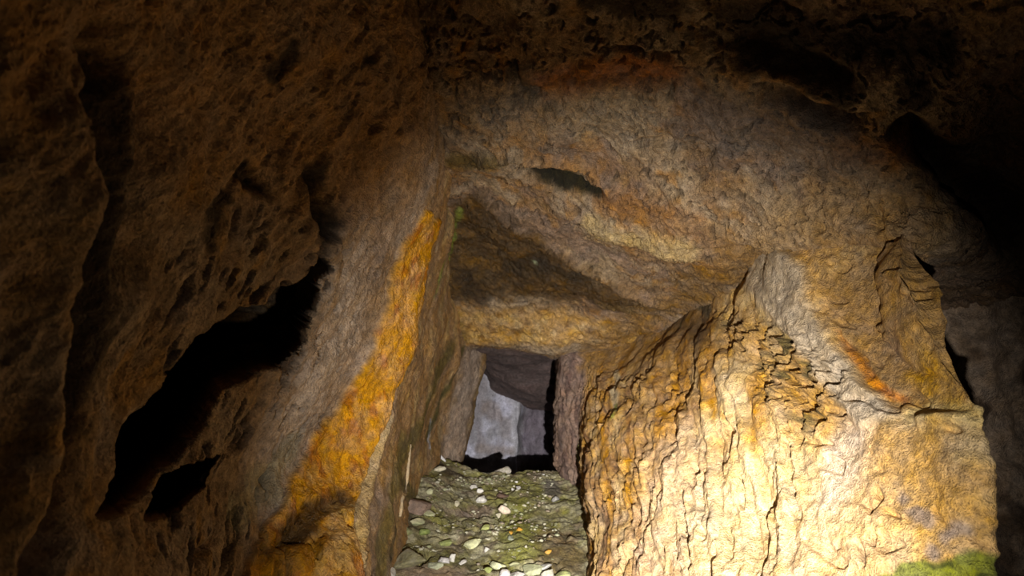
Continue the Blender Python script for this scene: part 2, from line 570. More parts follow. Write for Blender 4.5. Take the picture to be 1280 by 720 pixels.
for py in sorted(Rr):
    r = [W(px, py, d) for px, d in Rr[py]]
    z = zrec[py] * 1.25 + EYE
    pre = [np.array((0.9, 5.9, r[0][2])), np.array((0.75, 5.0, r[0][2]))]
    e = r[-1]
    G.append(pre + r + [np.array((e[0] * 1.02, e[1] * 1.10, e[2])), np.array((1.36, 2.55, z)), np.array((1.62, 2.35, z)),
                        np.array((1.70, 1.8, z)), np.array((1.75, 0.8, z)), np.array((1.5, -0.8, z))])
G.append([np.array((p[0] + 0.02, p[1], -1.2 if k < 3 else -0.25)) for k, p in enumerate(G[-1])])
wr = Sheet(G, 1.5, caps={0: 8, 1: 10, 13: 30, 14: 50, 15: 60, 16: 30, 17: 8}).flip_to((0, 1.5, EYE))
P = wr.P
u = wr.px
rec = sstep(1.06, 1.2, P[:, 0])                              # the set-back bay on the right
drip = (1 - sstep(790, 880, u + 60 * wr.warp[:, 0])) * sstep(430, 500, wr.py)     # bark-like calcite scales by the doorway
_ref = wr.G2[np.argmin(np.abs(wr.py.reshape(wr.R, wr.C)[:, wr.C // 2] - 600))]
_h = np.concatenate([[0], np.cumsum(np.linalg.norm(np.diff(_ref[:, :2], axis=0), axis=1))])
hh = np.tile(_h, wr.R)                    # metres along the foot of the wall
V = np.stack([hh * 26, P[:, 0] * 3, P[:, 2] * 12], 1) + 0.3 * wr.warp
wr.D += 0.034 * fbm(P * 2.6, 3, off=2.0)
wr.D += 0.010 * fbm(P * np.array((9, 9, 6)), 3, off=12.0)
patchy = sstep(-0.25, 0.35, fbm(P * 4, 2, off=88))
lumps = np.minimum(np.abs(gn(V + 3.3)) * 2.2, 0.9) + 0.45 * np.minimum(np.abs(gn(V * 2.1 + 13.3)) * 2.2, 0.9)
lowr = sstep(400, 500, wr.py)
wr.D += drip * (0.35 + 0.65 * patchy) * 0.030 * (lumps - 0.7)
# folds in the middle: long soft ridges running down, a few sharp flakes
w2 = sstep(770, 860, u) * (1 - sstep(960, 1060, u)) * (1 - rec)
T = np.stack([(hh + 0.16 * P[:, 2]) * 12, P[:, 0] * 2, P[:, 2] * 4.6], 1) + 0.14 * wr.warp
wr.D += w2 * (.4 + .6 * lowr) * 0.040 * fbm(T, 4, off=31, gain=.5)
wr.D -= w2 * (.3 + .7 * lowr) * 0.022 * sstep(0.30, 0.5, fbm(T * 1.6, 2, off=41))
flat = sstep(960, 1060, u) * (1 - rec)
B_ = np.stack([(P[:, 0] - P[:, 2] * .6) * 9, P[:, 1] * 9, (P[:, 2] + P[:, 0] * .5) * 18], 1)
wr.D += flat * 0.008 * fbm(B_, 4, off=5, gain=.55)
wr.D -= flat * 0.014 * sstep(0.42, 0.6, fbm(B_ * .8, 2, off=15))
wr.D += 0.0028 * fbm(P * 40, 2, off=3, gain=0.5)
wr.D += rec * (0.05 * fbm(P * 4, 4, off=19))
# the broken, pitted patch in the middle of the wall
rg = wr.poly([(900, 400), (960, 405), (1010, 430), (1050, 470), (1045, 520), (1010, 540), (960, 500), (925, 455)], 14, 12)
wr.D += rg * (0.03 * (ridged(P * np.array((14, 14, 26)), 3, off=6) - 0.6) - 0.012)
# proud pale slab, its edges and the lip above the face on the right
slab = wr.poly([(938, 312), (968, 308), (1000, 330), (1008, 372), (1030, 420), (1062, 462), (1095, 495), (1130, 520), (1080, 540), (1040, 500), (1000, 440), (965, 400), (940, 360)], 5, 5)
wr.D += 0.016 * slab
face = wr.poly([(1020, 345), (1080, 300), (1150, 300), (1162, 390), (1190, 450), (1225, 520), (1150, 515), (1110, 495), (1060, 440), (1035, 400)], 6, 6)
face = np.maximum(face, sstep(1020, 1110, u) * sstep(270, 300, wr.py) * (1 - sstep(500, 515, wr.py)) * (1 - rec))
wr.D -= 0.018 * face * (1 - slab)
for pts, r, a in [
    ([(1042, 412), (1070, 445), (1100, 480), (1125, 497)], .008, -.02),
    ([(921, 377), (915, 386)], .011, -.06),
    ([(910, 392), (904, 400)], .011, -.04),
    ([(899, 380), (904, 381)], .004, -.01),
    ([(1215, 520), (1190, 521), (1160, 518)], .02, .02),
    ([(1085, 625), (1092, 642), (1104, 628), (1100, 615)], .007, -.03),
    ([(1092, 650), (1091, 685)], .005, -.025),
    ([(1074, 682), (1078, 692), (1081, 706)], .008, -.035),
    ([(1176, 636), (1188, 655)], .006, -.025),
    ([(940, 628), (962, 618)], .010, -.035),
    ([(875, 660), (885, 672)], .012, -.02),
    ([(735, 720), (732, 650), (733, 560), (736, 500)], .022, -.07),
    ([(783, 480), (790, 500), (786, 520)], .012, -.02),
    ([(830, 485), (850, 480)], .014, -.03),
    ([(868, 455), (880, 450)], .014, -.03),
    ([(755, 460), (752, 480), (757, 505), (754, 540)], .014, .02),
    ([(955, 470), (990, 478)], .010, -.03),
    ([(1035, 480), (1047, 473)], .012, -.04),
    ([(1010, 545), (1030, 550), (1045, 560)], .008, -.02),
]:
    wr.push(pts, r, a)

a = sstep(-0.3, 0.4, fbm(P * 5, 4, off=5))
wr.col = mixn((0.59, 0.40, 0.17), (0.64, 0.49, 0.27), a)
st = sstep(-0.05, 0.45, fbm(np.stack([hh * 13, P[:, 0] * 3, P[:, 2] * 3], 1), 4, off=25))
mid = (1 - sstep(900, 1060, u))
wr.blend(mid * 0.9 * st, (0.56, 0.32, 0.055))
wr.blend(mid * 0.6 * sstep(0.0, 0.45, fbm(np.stack([hh * 12, P[:, 0] * 3, P[:, 2] * 4], 1), 3, off=29)), (0.68, 0.50, 0.24))
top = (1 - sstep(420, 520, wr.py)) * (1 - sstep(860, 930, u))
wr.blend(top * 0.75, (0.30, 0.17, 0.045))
wr.blend(drip * 0.5 * sstep(-0.2, 0.4, fbm(P * 12, 3, off=71)), (0.46, 0.30, 0.17))
wr.blend(drip * 0.6 * sstep(0.15, 0.5, fbm(V * 0.5, 3, off=73)), (0.30, 0.16, 0.07))
wr.blend(drip * 0.7 * (1 - sstep(0.12, 0.42, lumps)), (0.13, 0.07, 0.03))
wr.paint([(840, 560), (850, 620), (830, 700)], (.10, .2, .2), (0.72, 0.55, 0.38), .6, soft=.7)
wr.paint([(960, 590), (920, 640), (940, 700)], (.10, .2, .2), (0.74, 0.60, 0.38), .6, soft=.7)
wr.paint([(1080, 620), (1030, 690)], .16, (0.72, 0.55, 0.38), .45, soft=.7)
wr.paint([(1060, 530), (1050, 590)], .07, (0.70, 0.58, 0.46), .7, soft=.6)
wr.blend(rg * 0.5, (0.34, 0.21, 0.06))
wr.blend(rg * 0.85 * sstep(0.0, 0.4, fbm(P * np.array((10, 10, 20)), 3, off=83)), (0.15, 0.12, 0.045))
wr.blend(slab * 0.9, (0.56, 0.47, 0.35))
wr.blend(face * (1 - slab) * 0.85, (0.43, 0.28, 0.11))
wr.blend(face * (1 - slab) * 0.6 * sstep(0, .5, fbm(P * 6, 3, off=14)), (0.40, 0.29, 0.20))
seam = wr.poly([(1042, 412), (1058, 432), (1080, 455), (1105, 478), (1130, 492), (1128, 500), (1104, 494), (1082, 476), (1060, 450)], 3, 3)
wr.blend(seam * .9, (0.58, 0.27, 0.02))
wr.paint([(1150, 455), (1185, 490)], .04, (0.56, 0.36, 0.08), .7)
wr.paint([(1225, 518), (1150, 512)], .03, (0.64, 0.52, 0.28), .8)
wr.paint([(1180, 545), (1140, 600), (1160, 660)], (.05, .1, .08), (0.55, 0.36, 0.12), .6, soft=.6)
for pt in [(1135, 625), (1145, 645), (1205, 665), (1170, 690), (1190, 670), (1165, 650)]:
    wr.paint([pt], .018, (0.36, 0.30, 0.27), .7, soft=.5)
moss = wr.dist([(1100, 725), (1160, 719), (1235, 714)], (.012, .022, .03))
mossm = 1 - sstep(0.7, 1.3, moss + 0.4 * fbm(P * 20, 3, off=8))
wr.blend(mossm, (0.26, 0.27, 0.05))
wr.blend(mossm * sstep(0.1, .5, fbm(P * 30, 2, off=4)), (0.10, 0.11, 0.02))
jamb = sstep(690, 694, u) * (1 - sstep(728, 736, u)) * sstep(3.2, 3.4, P[:, 1]) * (1 - sstep(4.3, 4.5, P[:, 1]))
wr.blend(jamb * .9, (0.30, 0.225, 0.19))
wr.blend(jamb * .6 * sstep(0., .4, fbm(V * .8, 3, off=7)), (0.15, 0.10, 0.09))
wr.paint([(727, 560), (724, 640), (722, 720)], .03, (0.14, 0.13, 0.05), .8)
wr.paint([(727, 560), (724, 620)], .01, MOSSB, .6)
wr.paint([(768, 460), (771, 490), (773, 520)], (.018, .022, .012), (0.52, 0.44, 0.30), .9)
wr.paint([(772, 505), (774, 530)], .010, MOSSB, .8)
wr.paint([(745, 445), (790, 418), (835, 390), (885, 360), (925, 335)], (.08, .11, .12, .10, .05), (0.33, 0.21, 0.075), .8, soft=.7, breakup=.7)
wr.paint([(800, 400), (850, 400), (880, 420)], .05, (0.17, 0.105, 0.04), .7, soft=.6, breakup=.8)
wr.blend(rec * 0.95, (0.38, 0.30, 0.23))
wr.blend(rec * 0.8 * sstep(0.1, .5, fbm(P * 6, 3, off=44)), (0.12, 0.08, 0.05))
wr.paint([(870, 372), (885, 390)], .03, (0.12, 0.10, 0.06), .8)
wr.paint([(845, 390), (850, 410)], .008, (0.40, 0.42, 0.25), .8)
wr.wet = 0.55 * (1 - sstep(880, 1000, u)) * sstep(-.1, .4, fbm(P * 8, 3, off=52))
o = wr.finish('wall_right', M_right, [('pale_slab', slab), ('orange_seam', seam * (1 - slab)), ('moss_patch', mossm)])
o['kind'] = 'structure'
o['label'] = 'brightly lit ochre and cream right cave wall'

# ------------------------------------------------------------------ ceiling
cx = [250, 480, 555, 620, 700, 780, 860, 950, 1050, 1150, 1280, 1500]
Cc = {
    -600: [1.05, 1.05, 1.05, 1.03, 1.0, 1.0, 1.0, 1.0, 1.0, .98, .95, .9],
    -200: [1.75, 1.75, 1.7, 1.66, 1.6, 1.55, 1.5, 1.45, 1.4, 1.36, 1.3, 1.2],
    0: [2.2, 2.2, 2.15, 2.1, 2.02, 1.95, 1.88, 1.8, 1.72, 1.66, 1.58, 1.46],
    100: [2.45, 2.45, 2.36, 2.3, 2.22, 2.15, 2.06, 1.95, 1.84, 1.77, 1.72, 1.6],
    190: [2.7, 2.7, 2.58, 2.5, 2.42, 2.35, 2.25, 2.12, 1.97, 1.88, 1.86, 1.7],
    250: [3.0, 3.0, (562, 2.9), (606, 2.86), 2.64, 2.50, 2.38, 2.22, 2.03, 1.9, 1.98, 1.8],
    310: [3.3, 3.3, 3.25, 3.22, (690, 2.96), 2.70, 2.52, 2.34, 2.08, 1.9, 2.1, 1.95],
    375: [3.55, 3.55, 3.5, 3.46, 3.4, 3.2, (850, 3.0), 2.78, 2.55, 2.4, 2.3, 2.2],
    434: [3.75, 3.74, 3.72, 3.7, 3.68, 3.64, 3.6, 3.4, 3.2, 3.0, 2.8, 2.6],
}
G = [[np.array(((px - 640) / F * 1.1, -0.8, EYE + 1.0)) for px in cx]]
for py in sorted(Cc):
    r = []
    for k, v in enumerate(Cc[py]):
        yy = py
        px, d = v if isinstance(v, tuple) else (cx[k], v)
        if py == 434:
            yy = {2: 434, 3: 436, 4: 440, 5: 436, 6: 430}.get(k, 434)
        r.append(W(px, yy, d))
    G.append(r)
for base, d, tab in [(442, 4.1, {}), (458, 4.7, {3: 458, 4: 466}), (478, 5.15, {2: 462, 3: 478, 4: 492, 5: 492}), (488, 5.5, {2: 468, 3: 490, 4: 503, 5: 503}), (520, 6.2, {})]:
    r = []
    for k, px in enumerate(cx):
        q = {2: 590, 3: 616, 4: 655, 5: 715}.get(k, px)
        r.append(W(q, tab.get(k, base), d))
    G.append(r)
ce = Sheet(G, 1.6, caps={0: 30, 1: 40}).flip_to((0, 1.5, 0.6))
P = ce.P
u, v = ce.px, ce.py
ce.D += 0.045 * fbm(P * 2.4, 3, off=6.0)
S = np.stack([P[:, 0] * 5 + P[:, 2] * 3, P[:, 1] * 8, P[:, 2] * 9 + P[:, 0] * 3], 1) + 0.8 * ce.warp
inside = sstep(3.75, 3.95, P[:, 1])
alc = ce.poly([(566, 250), (600, 243), (640, 268), (690, 305), (750, 345), (815, 378), (800, 385), (700, 375), (620, 372), (560, 385), (552, 340)], 6, 6)
ce.D += (1 - inside) * 0.012 * fbm(S, 4, off=8.0, gain=0.55)
ce.D += (1 - inside) * (1 - alc * .6) * 0.008 * np.minimum(0.1, ridged(S * 1.1, 3, off=2.2) - 0.35)
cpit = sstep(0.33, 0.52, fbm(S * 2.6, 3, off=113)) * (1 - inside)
ce.D -= 0.012 * cpit
ce.D += 0.004 * fbm(P * 38, 3, off=33.0, gain=0.6)
ce.D += inside * 0.02 * fbm(P * 6, 3, off=3)
for pts, r, a in [
    ([(640, 215), (670, 225), (705, 235), (745, 245)], (.045, .05, .045, .025), -.045),
    ([(600, 203), (640, 193), (700, 205), (765, 238)], .025, .04),
    ([(690, 262), (740, 280), (790, 300), (850, 312)], .05, .03),
    ([(602, 246), (640, 275), (700, 315), (770, 352), (828, 378)], .03, .022),
    ([(640, 330), (690, 322)], .05, -.03),
    ([(520, 60), (528, 130), (540, 180)], .03, -.05),
    ([(575, 98), (580, 102)], .012, -.03),
    ([(700, 108), (760, 104), (835, 112)], .012, -.03),
    ([(745, 60), (830, 70)], .012, -.03),
    ([(735, 160), (748, 175)], .006, -.02),
    ([(800, 185), (830, 178), (850, 190)], .02, -.02),
    ([(1095, 265), (1092, 285), (1085, 290)], .012, -.03),
    ([(940, 60), (1000, 75), (1040, 90)], .04, -.07),
    ([(960, 115), (1010, 130), (1060, 145)], .03, -.05),
    ([(1130, 160), (1180, 200), (1230, 240), (1280, 300)], (.03, .04, .05, .06), -.14),
    ([(1240, 190), (1250, 210)], .03, -.06),
    ([(640, 90), (645, 120), (665, 122)], .02, -.04),
    ([(700, 408), (690, 420)], .006, -.012),
    ([(860, 270), (905, 285)], .02, -.02),
    ([(870, 310), (940, 306)], .02, -.025),
]:
    ce.push(pts, r, a)
a = sstep(-0.25, 0.4, fbm(P * 4, 4, off=15))
ce.col = mixn((0.40, 0.28, 0.16), (0.48, 0.38, 0.26), a)
ce.blend(0.7 * sstep(0.05, 0.5, fbm(S * 0.5, 3, off=37)), (0.34, 0.25, 0.19))
ce.blend(0.5 * sstep(0.15, 0.5, fbm(S * 0.7, 3, off=97)), (0.48, 0.27, 0.08))
ce.blend(cpit * .55, (0.14, 0.10, 0.06))  # shade of the roof pits put into the colour
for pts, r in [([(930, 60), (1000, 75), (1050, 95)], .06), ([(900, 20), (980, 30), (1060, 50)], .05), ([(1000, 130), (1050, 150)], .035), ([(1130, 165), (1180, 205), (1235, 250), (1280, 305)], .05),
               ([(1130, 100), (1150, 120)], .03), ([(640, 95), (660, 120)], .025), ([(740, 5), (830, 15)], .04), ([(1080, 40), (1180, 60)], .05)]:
    ce.paint(pts, r, (0.07, 0.05, 0.035), .85, soft=.5, breakup=.6)  # roof hollows and crevice darkened in the colour, as shade
ce.paint([(680, 115), (740, 95), (830, 92)], .05, (0.46, 0.20, 0.045), .85)
ce.paint([(1070, 180), (1120, 190)], .05, (0.46, 0.22, 0.06), .7)
ce.paint([(900, 160), (960, 170), (1040, 190)], .12, (0.26, 0.21, 0.17), .7)
ce.paint([(600, 130), (700, 150), (780, 150)], .09, (0.46, 0.38, 0.27), .6)
ce.paint([(740, 280), (800, 296), (860, 306)], .05, (0.58, 0.46, 0.25), .8)
ce.paint([(760, 250), (860, 275)], .06, (0.40, 0.24, 0.11), .6)
ce.paint([(570, 205), (640, 205), (700, 225)], .05, (0.22, 0.16, 0.05), .85)
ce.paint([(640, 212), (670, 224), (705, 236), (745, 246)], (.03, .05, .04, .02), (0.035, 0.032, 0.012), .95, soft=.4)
ce.blend(alc * .92, (0.15, 0.10, 0.045))
ce.blend(alc * .75 * sstep(0.0, .45, fbm(P * 11, 4, off=48)), (0.27, 0.17, 0.06))
ce.paint([(640, 335), (690, 330), (730, 340)], .05, (0.09, 0.07, 0.045), .7)
ce.paint([(580, 350), (600, 375)], .05, (0.08, 0.055, 0.03), .7)
ce.paint([(668, 328)], .010, (0.45, 0.50, 0.35), .9)
lint = ce.dist([(560, 415), (640, 412), (720, 412), (790, 420)], .12)
lm = 1 - sstep(.6, 1.3, lint)
ce.blend(lm * .9, (0.58, 0.39, 0.16))
ce.blend(lm * .7 * sstep(0.05, .5, fbm(P * 14, 3, off=28)), (0.64, 0.48, 0.24))
ce.blend(lm * .6 * sstep(0.15, .5, fbm(P * 12, 3, off=58)), (0.24, 0.13, 0.035))
ce.paint([(570, 425), (562, 400)], .05, (0.22, 0.17, 0.05), .6)
ce.paint([(760, 380), (830, 385)], .05, (0.20, 0.14, 0.05), .6)
ce.paint([(745, 428)], .03, (0.60, 0.48, 0.30), .7)
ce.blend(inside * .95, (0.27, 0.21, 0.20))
ce.blend(sstep(1.05, 1.2, P[:, 0]) * .6, (0.22, 0.15, 0.10))
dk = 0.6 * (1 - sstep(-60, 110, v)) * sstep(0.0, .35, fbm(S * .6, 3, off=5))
ce.blend(dk, (0.12, 0.08, 0.05))  # dims the top of the roof, light falloff put into the colour
ce.paint([(950, 300), (1040, 275), (1140, 290)], (.08, .12, .12), (0.45, 0.31, 0.15), .7, soft=.7)
ce.paint([(574, 258), (564, 300), (555, 345), (550, 375)], .012, MOSSB, .85, soft=.6)
ce.paint([(745, 440), (790, 412), (835, 384), (885, 352), (930, 318)], (.07, .09, .10, .09, .06), (0.33, 0.21, 0.075), .8, soft=.7, breakup=.7)
ce.wet = alc * .75 + lm * .5
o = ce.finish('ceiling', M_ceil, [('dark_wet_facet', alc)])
o['kind'] = 'structure'
o['label'] = 'rough sloping cave roof coming down to the low opening'

# ------------------------------------------------------------------ floor
def floor_z(x, y):
    return 0.0693 * y


xs = [-1.1, -0.75, -0.5, -0.36, -0.2, 0.0, 0.2, 0.3, 0.6, 1.0, 1.6]
ys = [-0.8, 0.5, 1.6, 2.3, 2.7, 3.1, 3.5, 3.72]
G = [[np.array((x, y, floor_z(x, y))) for x in xs] for y in ys]
G.append([np.array((x, 3.80, floor_z(x, 3.80) - 0.02)) for x in xs])
G.append([np.array((x, 3.85, floor_z(x, 3.8) - 0.35)) for x in xs])
G.append([np.array((x, 3.95, -0.75)) for x in xs])
G.append([np.array((x, 4.8, -0.8)) for x in xs])
G.append([np.array((x, 6.2, -0.8)) for x in xs])
fl = Sheet(G, 1.5, tens=.5, rows=[4, 12, 24, 50, 56, 56, 44, 14, 6, 20, 14, 10], cols=[6, 14, 22, 52, 60, 60, 32, 14, 12, 10]).flip_to((0, 2.5, 1.2))
P = fl.P
fl.N[:] = np.where((P[:, 1] > 3.78)[:, None], fl.N, np.array((0, 0, 1.0)))
fl.D += 0.022 * fbm(P * 4, 3, off=2)
heap = np.exp(-((P[:, 0] + 0.42) / 0.16) ** 2) * sstep(2.6, 3.3, P[:, 1]) * (P[:, 1] < 3.8)
fl.D += 0.085 * heap
fl.D += 0.010 * fbm(P * 11, 3, off=9) + 0.006 * np.minimum(0, ridged(P * np.array((7, 9, 8)), 2, off=9) - .4) + 0.005 * fbm(P * 34, 3, off=6, gain=.6)
clod = np.minimum(np.abs(gn(P * np.array((15, 17, 15)) + 4.4)) * 2.4, .9)
fl.D += 0.016 * sstep(-.3, .3, fbm(P * 3.5, 2, off=71)) * (clod - .5)
crumb = sstep(0.0, .4, fbm(P * 5, 2, off=31))
fl.D += crumb * 0.010 * np.abs(fbm(P * 34, 2, off=51))
for pts, r, a in [
    ([(500, 700), (520, 705), (535, 697)], .02, -.05),
    ([(615, 706), (650, 704), (695, 700)], .012, -.03),
    ([(690, 712), (700, 705)], .02, -.03),
    ([(648, 608), (670, 606), (694, 597)], .008, -.03),
    ([(560, 660), (590, 650), (615, 640)], .008, -.02),
    ([(575, 632), (600, 620), (612, 610)], .008, -.02),
    ([(505, 624), (530, 628)], .010, -.03),
]:
    fl.push(pts, r, a)
a = sstep(-0.2, 0.35, fbm(P * 6, 4, off=15))
fl.col = mixn((0.31, 0.30, 0.14), (0.42, 0.41, 0.25), a)
fl.blend(.8 * sstep(0.1, .5, fbm(P * 9, 3, off=3)), (0.52, 0.52, 0.36))
fl.blend(.6 * sstep(0.15, .5, fbm(P * 6, 3, off=63)), (0.33, 0.34, 0.10))
fl.blend(.5 * sstep(0.2, .5, fbm(P * 13, 3, off=93)), (0.30, 0.24, 0.19))
fl.blend(.6 * (1 - sstep(.03, .25, clod)), (0.10, 0.09, 0.05))
fl.blend(.45 * sstep(.55, .9, clod) * sstep(0, .4, fbm(P * 7, 2, off=17)), (0.58, 0.57, 0.42))
fl.paint([(560, 720), (520, 715), (600, 730)], .07, (0.44, 0.37, 0.26), .9)
fl.paint([(690, 670), (705, 700)], .09, (0.20, 0.15, 0.07), .7)
fl.paint([(640, 630), (650, 690)], .07, (0.32, 0.34, 0.09), .6)
fl.paint([(565, 600), (545, 598)], .07, (0.13, 0.10, 0.06), .8)
fl.paint([(510, 670), (500, 650)], .05, (0.16, 0.13, 0.08), .7)
fl.paint([(690, 615), (685, 605)], .05, (0.20, 0.19, 0.17), .7)
fl.paint([(580, 645), (610, 635)], .04, (0.36, 0.30, 0.24), .7)
fl.col *= np.array((1.05, 1.0, 1.05))
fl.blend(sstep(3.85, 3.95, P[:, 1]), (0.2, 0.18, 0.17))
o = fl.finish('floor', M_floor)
o['kind'] = 'structure'
o['label'] = 'mossy rubble-strewn cave floor'

# ------------------------------------------------------------------ inner chamber beyond the low opening
bx = [(500, 5.3), (560, 5.35), (600, 5.4), (640, 5.46), (648, 5.44), (656, 5.58), (690, 5.8), (740, 6.0)]
G = [[W(px, py, d + (600 - py) * 0.0006) for px, d in bx] for py in (380, 450, 500, 550, 600, 660, 720)]
bk = Sheet(G, 2.0).flip_to((0, 3, 1))
P = bk.P
bk.D += 0.03 * fbm(P * 3, 3, off=4) + 0.012 * fbm(P * np.array((10, 10, 3)), 3, off=9) + 0.004 * fbm(P * 25, 2, off=1)
bk.push([(622, 500), (622, 570)], .012, -.02)
a = sstep(-.2, .4, fbm(P * 6, 4, off=5))
bk.col = mixn((0.47, 0.46, 0.49), (0.62, 0.62, 0.70), a)
bk.blend(.6 * sstep(0., .4, fbm(P * np.array((14, 14, 3)), 3, off=12)), (0.40, 0.37, 0.38))
bk.paint([(610, 510), (620, 515)], .06, (0.34, 0.28, 0.24), .6)
bk.paint([(672, 500), (670, 570)], .16, (0.30, 0.26, 0.30), .8, soft=.3)
bk.paint([(645, 505), (646, 570)], .03, (0.60, 0.60, 0.64), .8)
bk.paint([(600, 560), (640, 565)], .03, (0.40, 0.34, 0.30), .5)
o = bk.finish('wall_back', M_back)
o['kind'] = 'structure'
o['label'] = 'pale bluish rock face of the chamber beyond the low opening'

# ------------------------------------------------------------------ stones lying on the floor
fpx, fpy = proj(fl.final)
_front = (fl.final[:, 1] > 1.5) & (fl.final[:, 1] < 3.83)


def floor_at(x, y):
    e = (fpx - x) ** 2 + (fpy - y) ** 2 + np.where(_front, 0, 1e9)
    return fl.final[np.argmin(e)].copy()


def ico(sub):
    import bmesh
    bm = bmesh.new()
    bmesh.ops.create_icosphere(bm, subdivisions=sub, radius=1.0)
    v = np.array([p.co[:] for p in bm.verts])
    f = np.array([[q.index for q in p.verts] for p in bm.faces])
    bm.free()
    return v, f


ICO3, ICO4, ICO1 = ico(3), ico(4), ico(1)


def stone_shape(v, seed, boxy, rough):
    """an angular lump: sphere cut by random planes, then weathered"""
    r = np.random.RandomState(seed)
    p = v.copy()
    for _ in range(13):
        n = r.normal(size=3)
        n /= np.linalg.norm(n)
        h = r.uniform(0.42, 0.8) * (1 - 0.2 * boxy)
        d = p @ n - h
        p = p - np.where(d > 0, d * 0.985, 0)[:, None] * n
    p = p * (1 + rough * fbm(v * 2.6 + seed, 3)[:, None])
    lo, hi = p.min(0), p.max(0)
    return (p - (lo + hi) / 2) / (hi - lo) * 2


def stone(name, label, px, py, w, h, col, rot=0.0, tint=None, seed=1, boxy=.6, cat='stone', sink=.25, moss=0.0, thick=None):
    base = floor_at(px, py + h * 0.5)
    d = base[1]
    sx = w * d / F / 2
    sz = (thick if thick else h * 0.85) * d / F / 2
    sy = max(sx, sz) * 0.8
    v, f = ICO4 if w > 25 else ICO3
    p = stone_shape(v, seed, boxy, .10)
    n0 = p.copy()
    p = p * np.array((sx, sy, sz))
    c, s_ = math.cos(rot), math.sin(rot)          # tilt in the picture plane
    p = np.stack([p[:, 0] * c - p[:, 2] * s_, p[:, 1], p[:, 0] * s_ + p[:, 2] * c], 1)
    o3 = np.array((0, 0, -p[:, 2].min() - sink * sz))
    origin = base
    p = p + o3
    g = fbm((p + base) * 30, 3, off=seed)
    cc = np.array(col)[None] * (1 + 0.25 * g)[:, None]
    if tint is not None:
        m = 0.8 * sstep(0.0, .4, fbm((p + base) * 22, 2, off=seed + 5.5))
        cc = cc + m[:, None] * (np.array(tint)[None] - cc)
    if moss:
        m = moss * sstep(-.3, .3, n0[:, 2] + .6 * g)
        cc = cc + m[:, None] * (np.array((0.30, 0.34, 0.10))[None] - cc)
    o = mesh_np(name, p, f, M_stone, cc, np.zeros(len(p)), None)
    o.location = origin
    o['label'] = label
    o['category'] = cat
    o['group'] = 'loose stones on the mossy floor'
    PLACED.append((base, max(sx, sy) * 1.3 + 0.012))
    return o


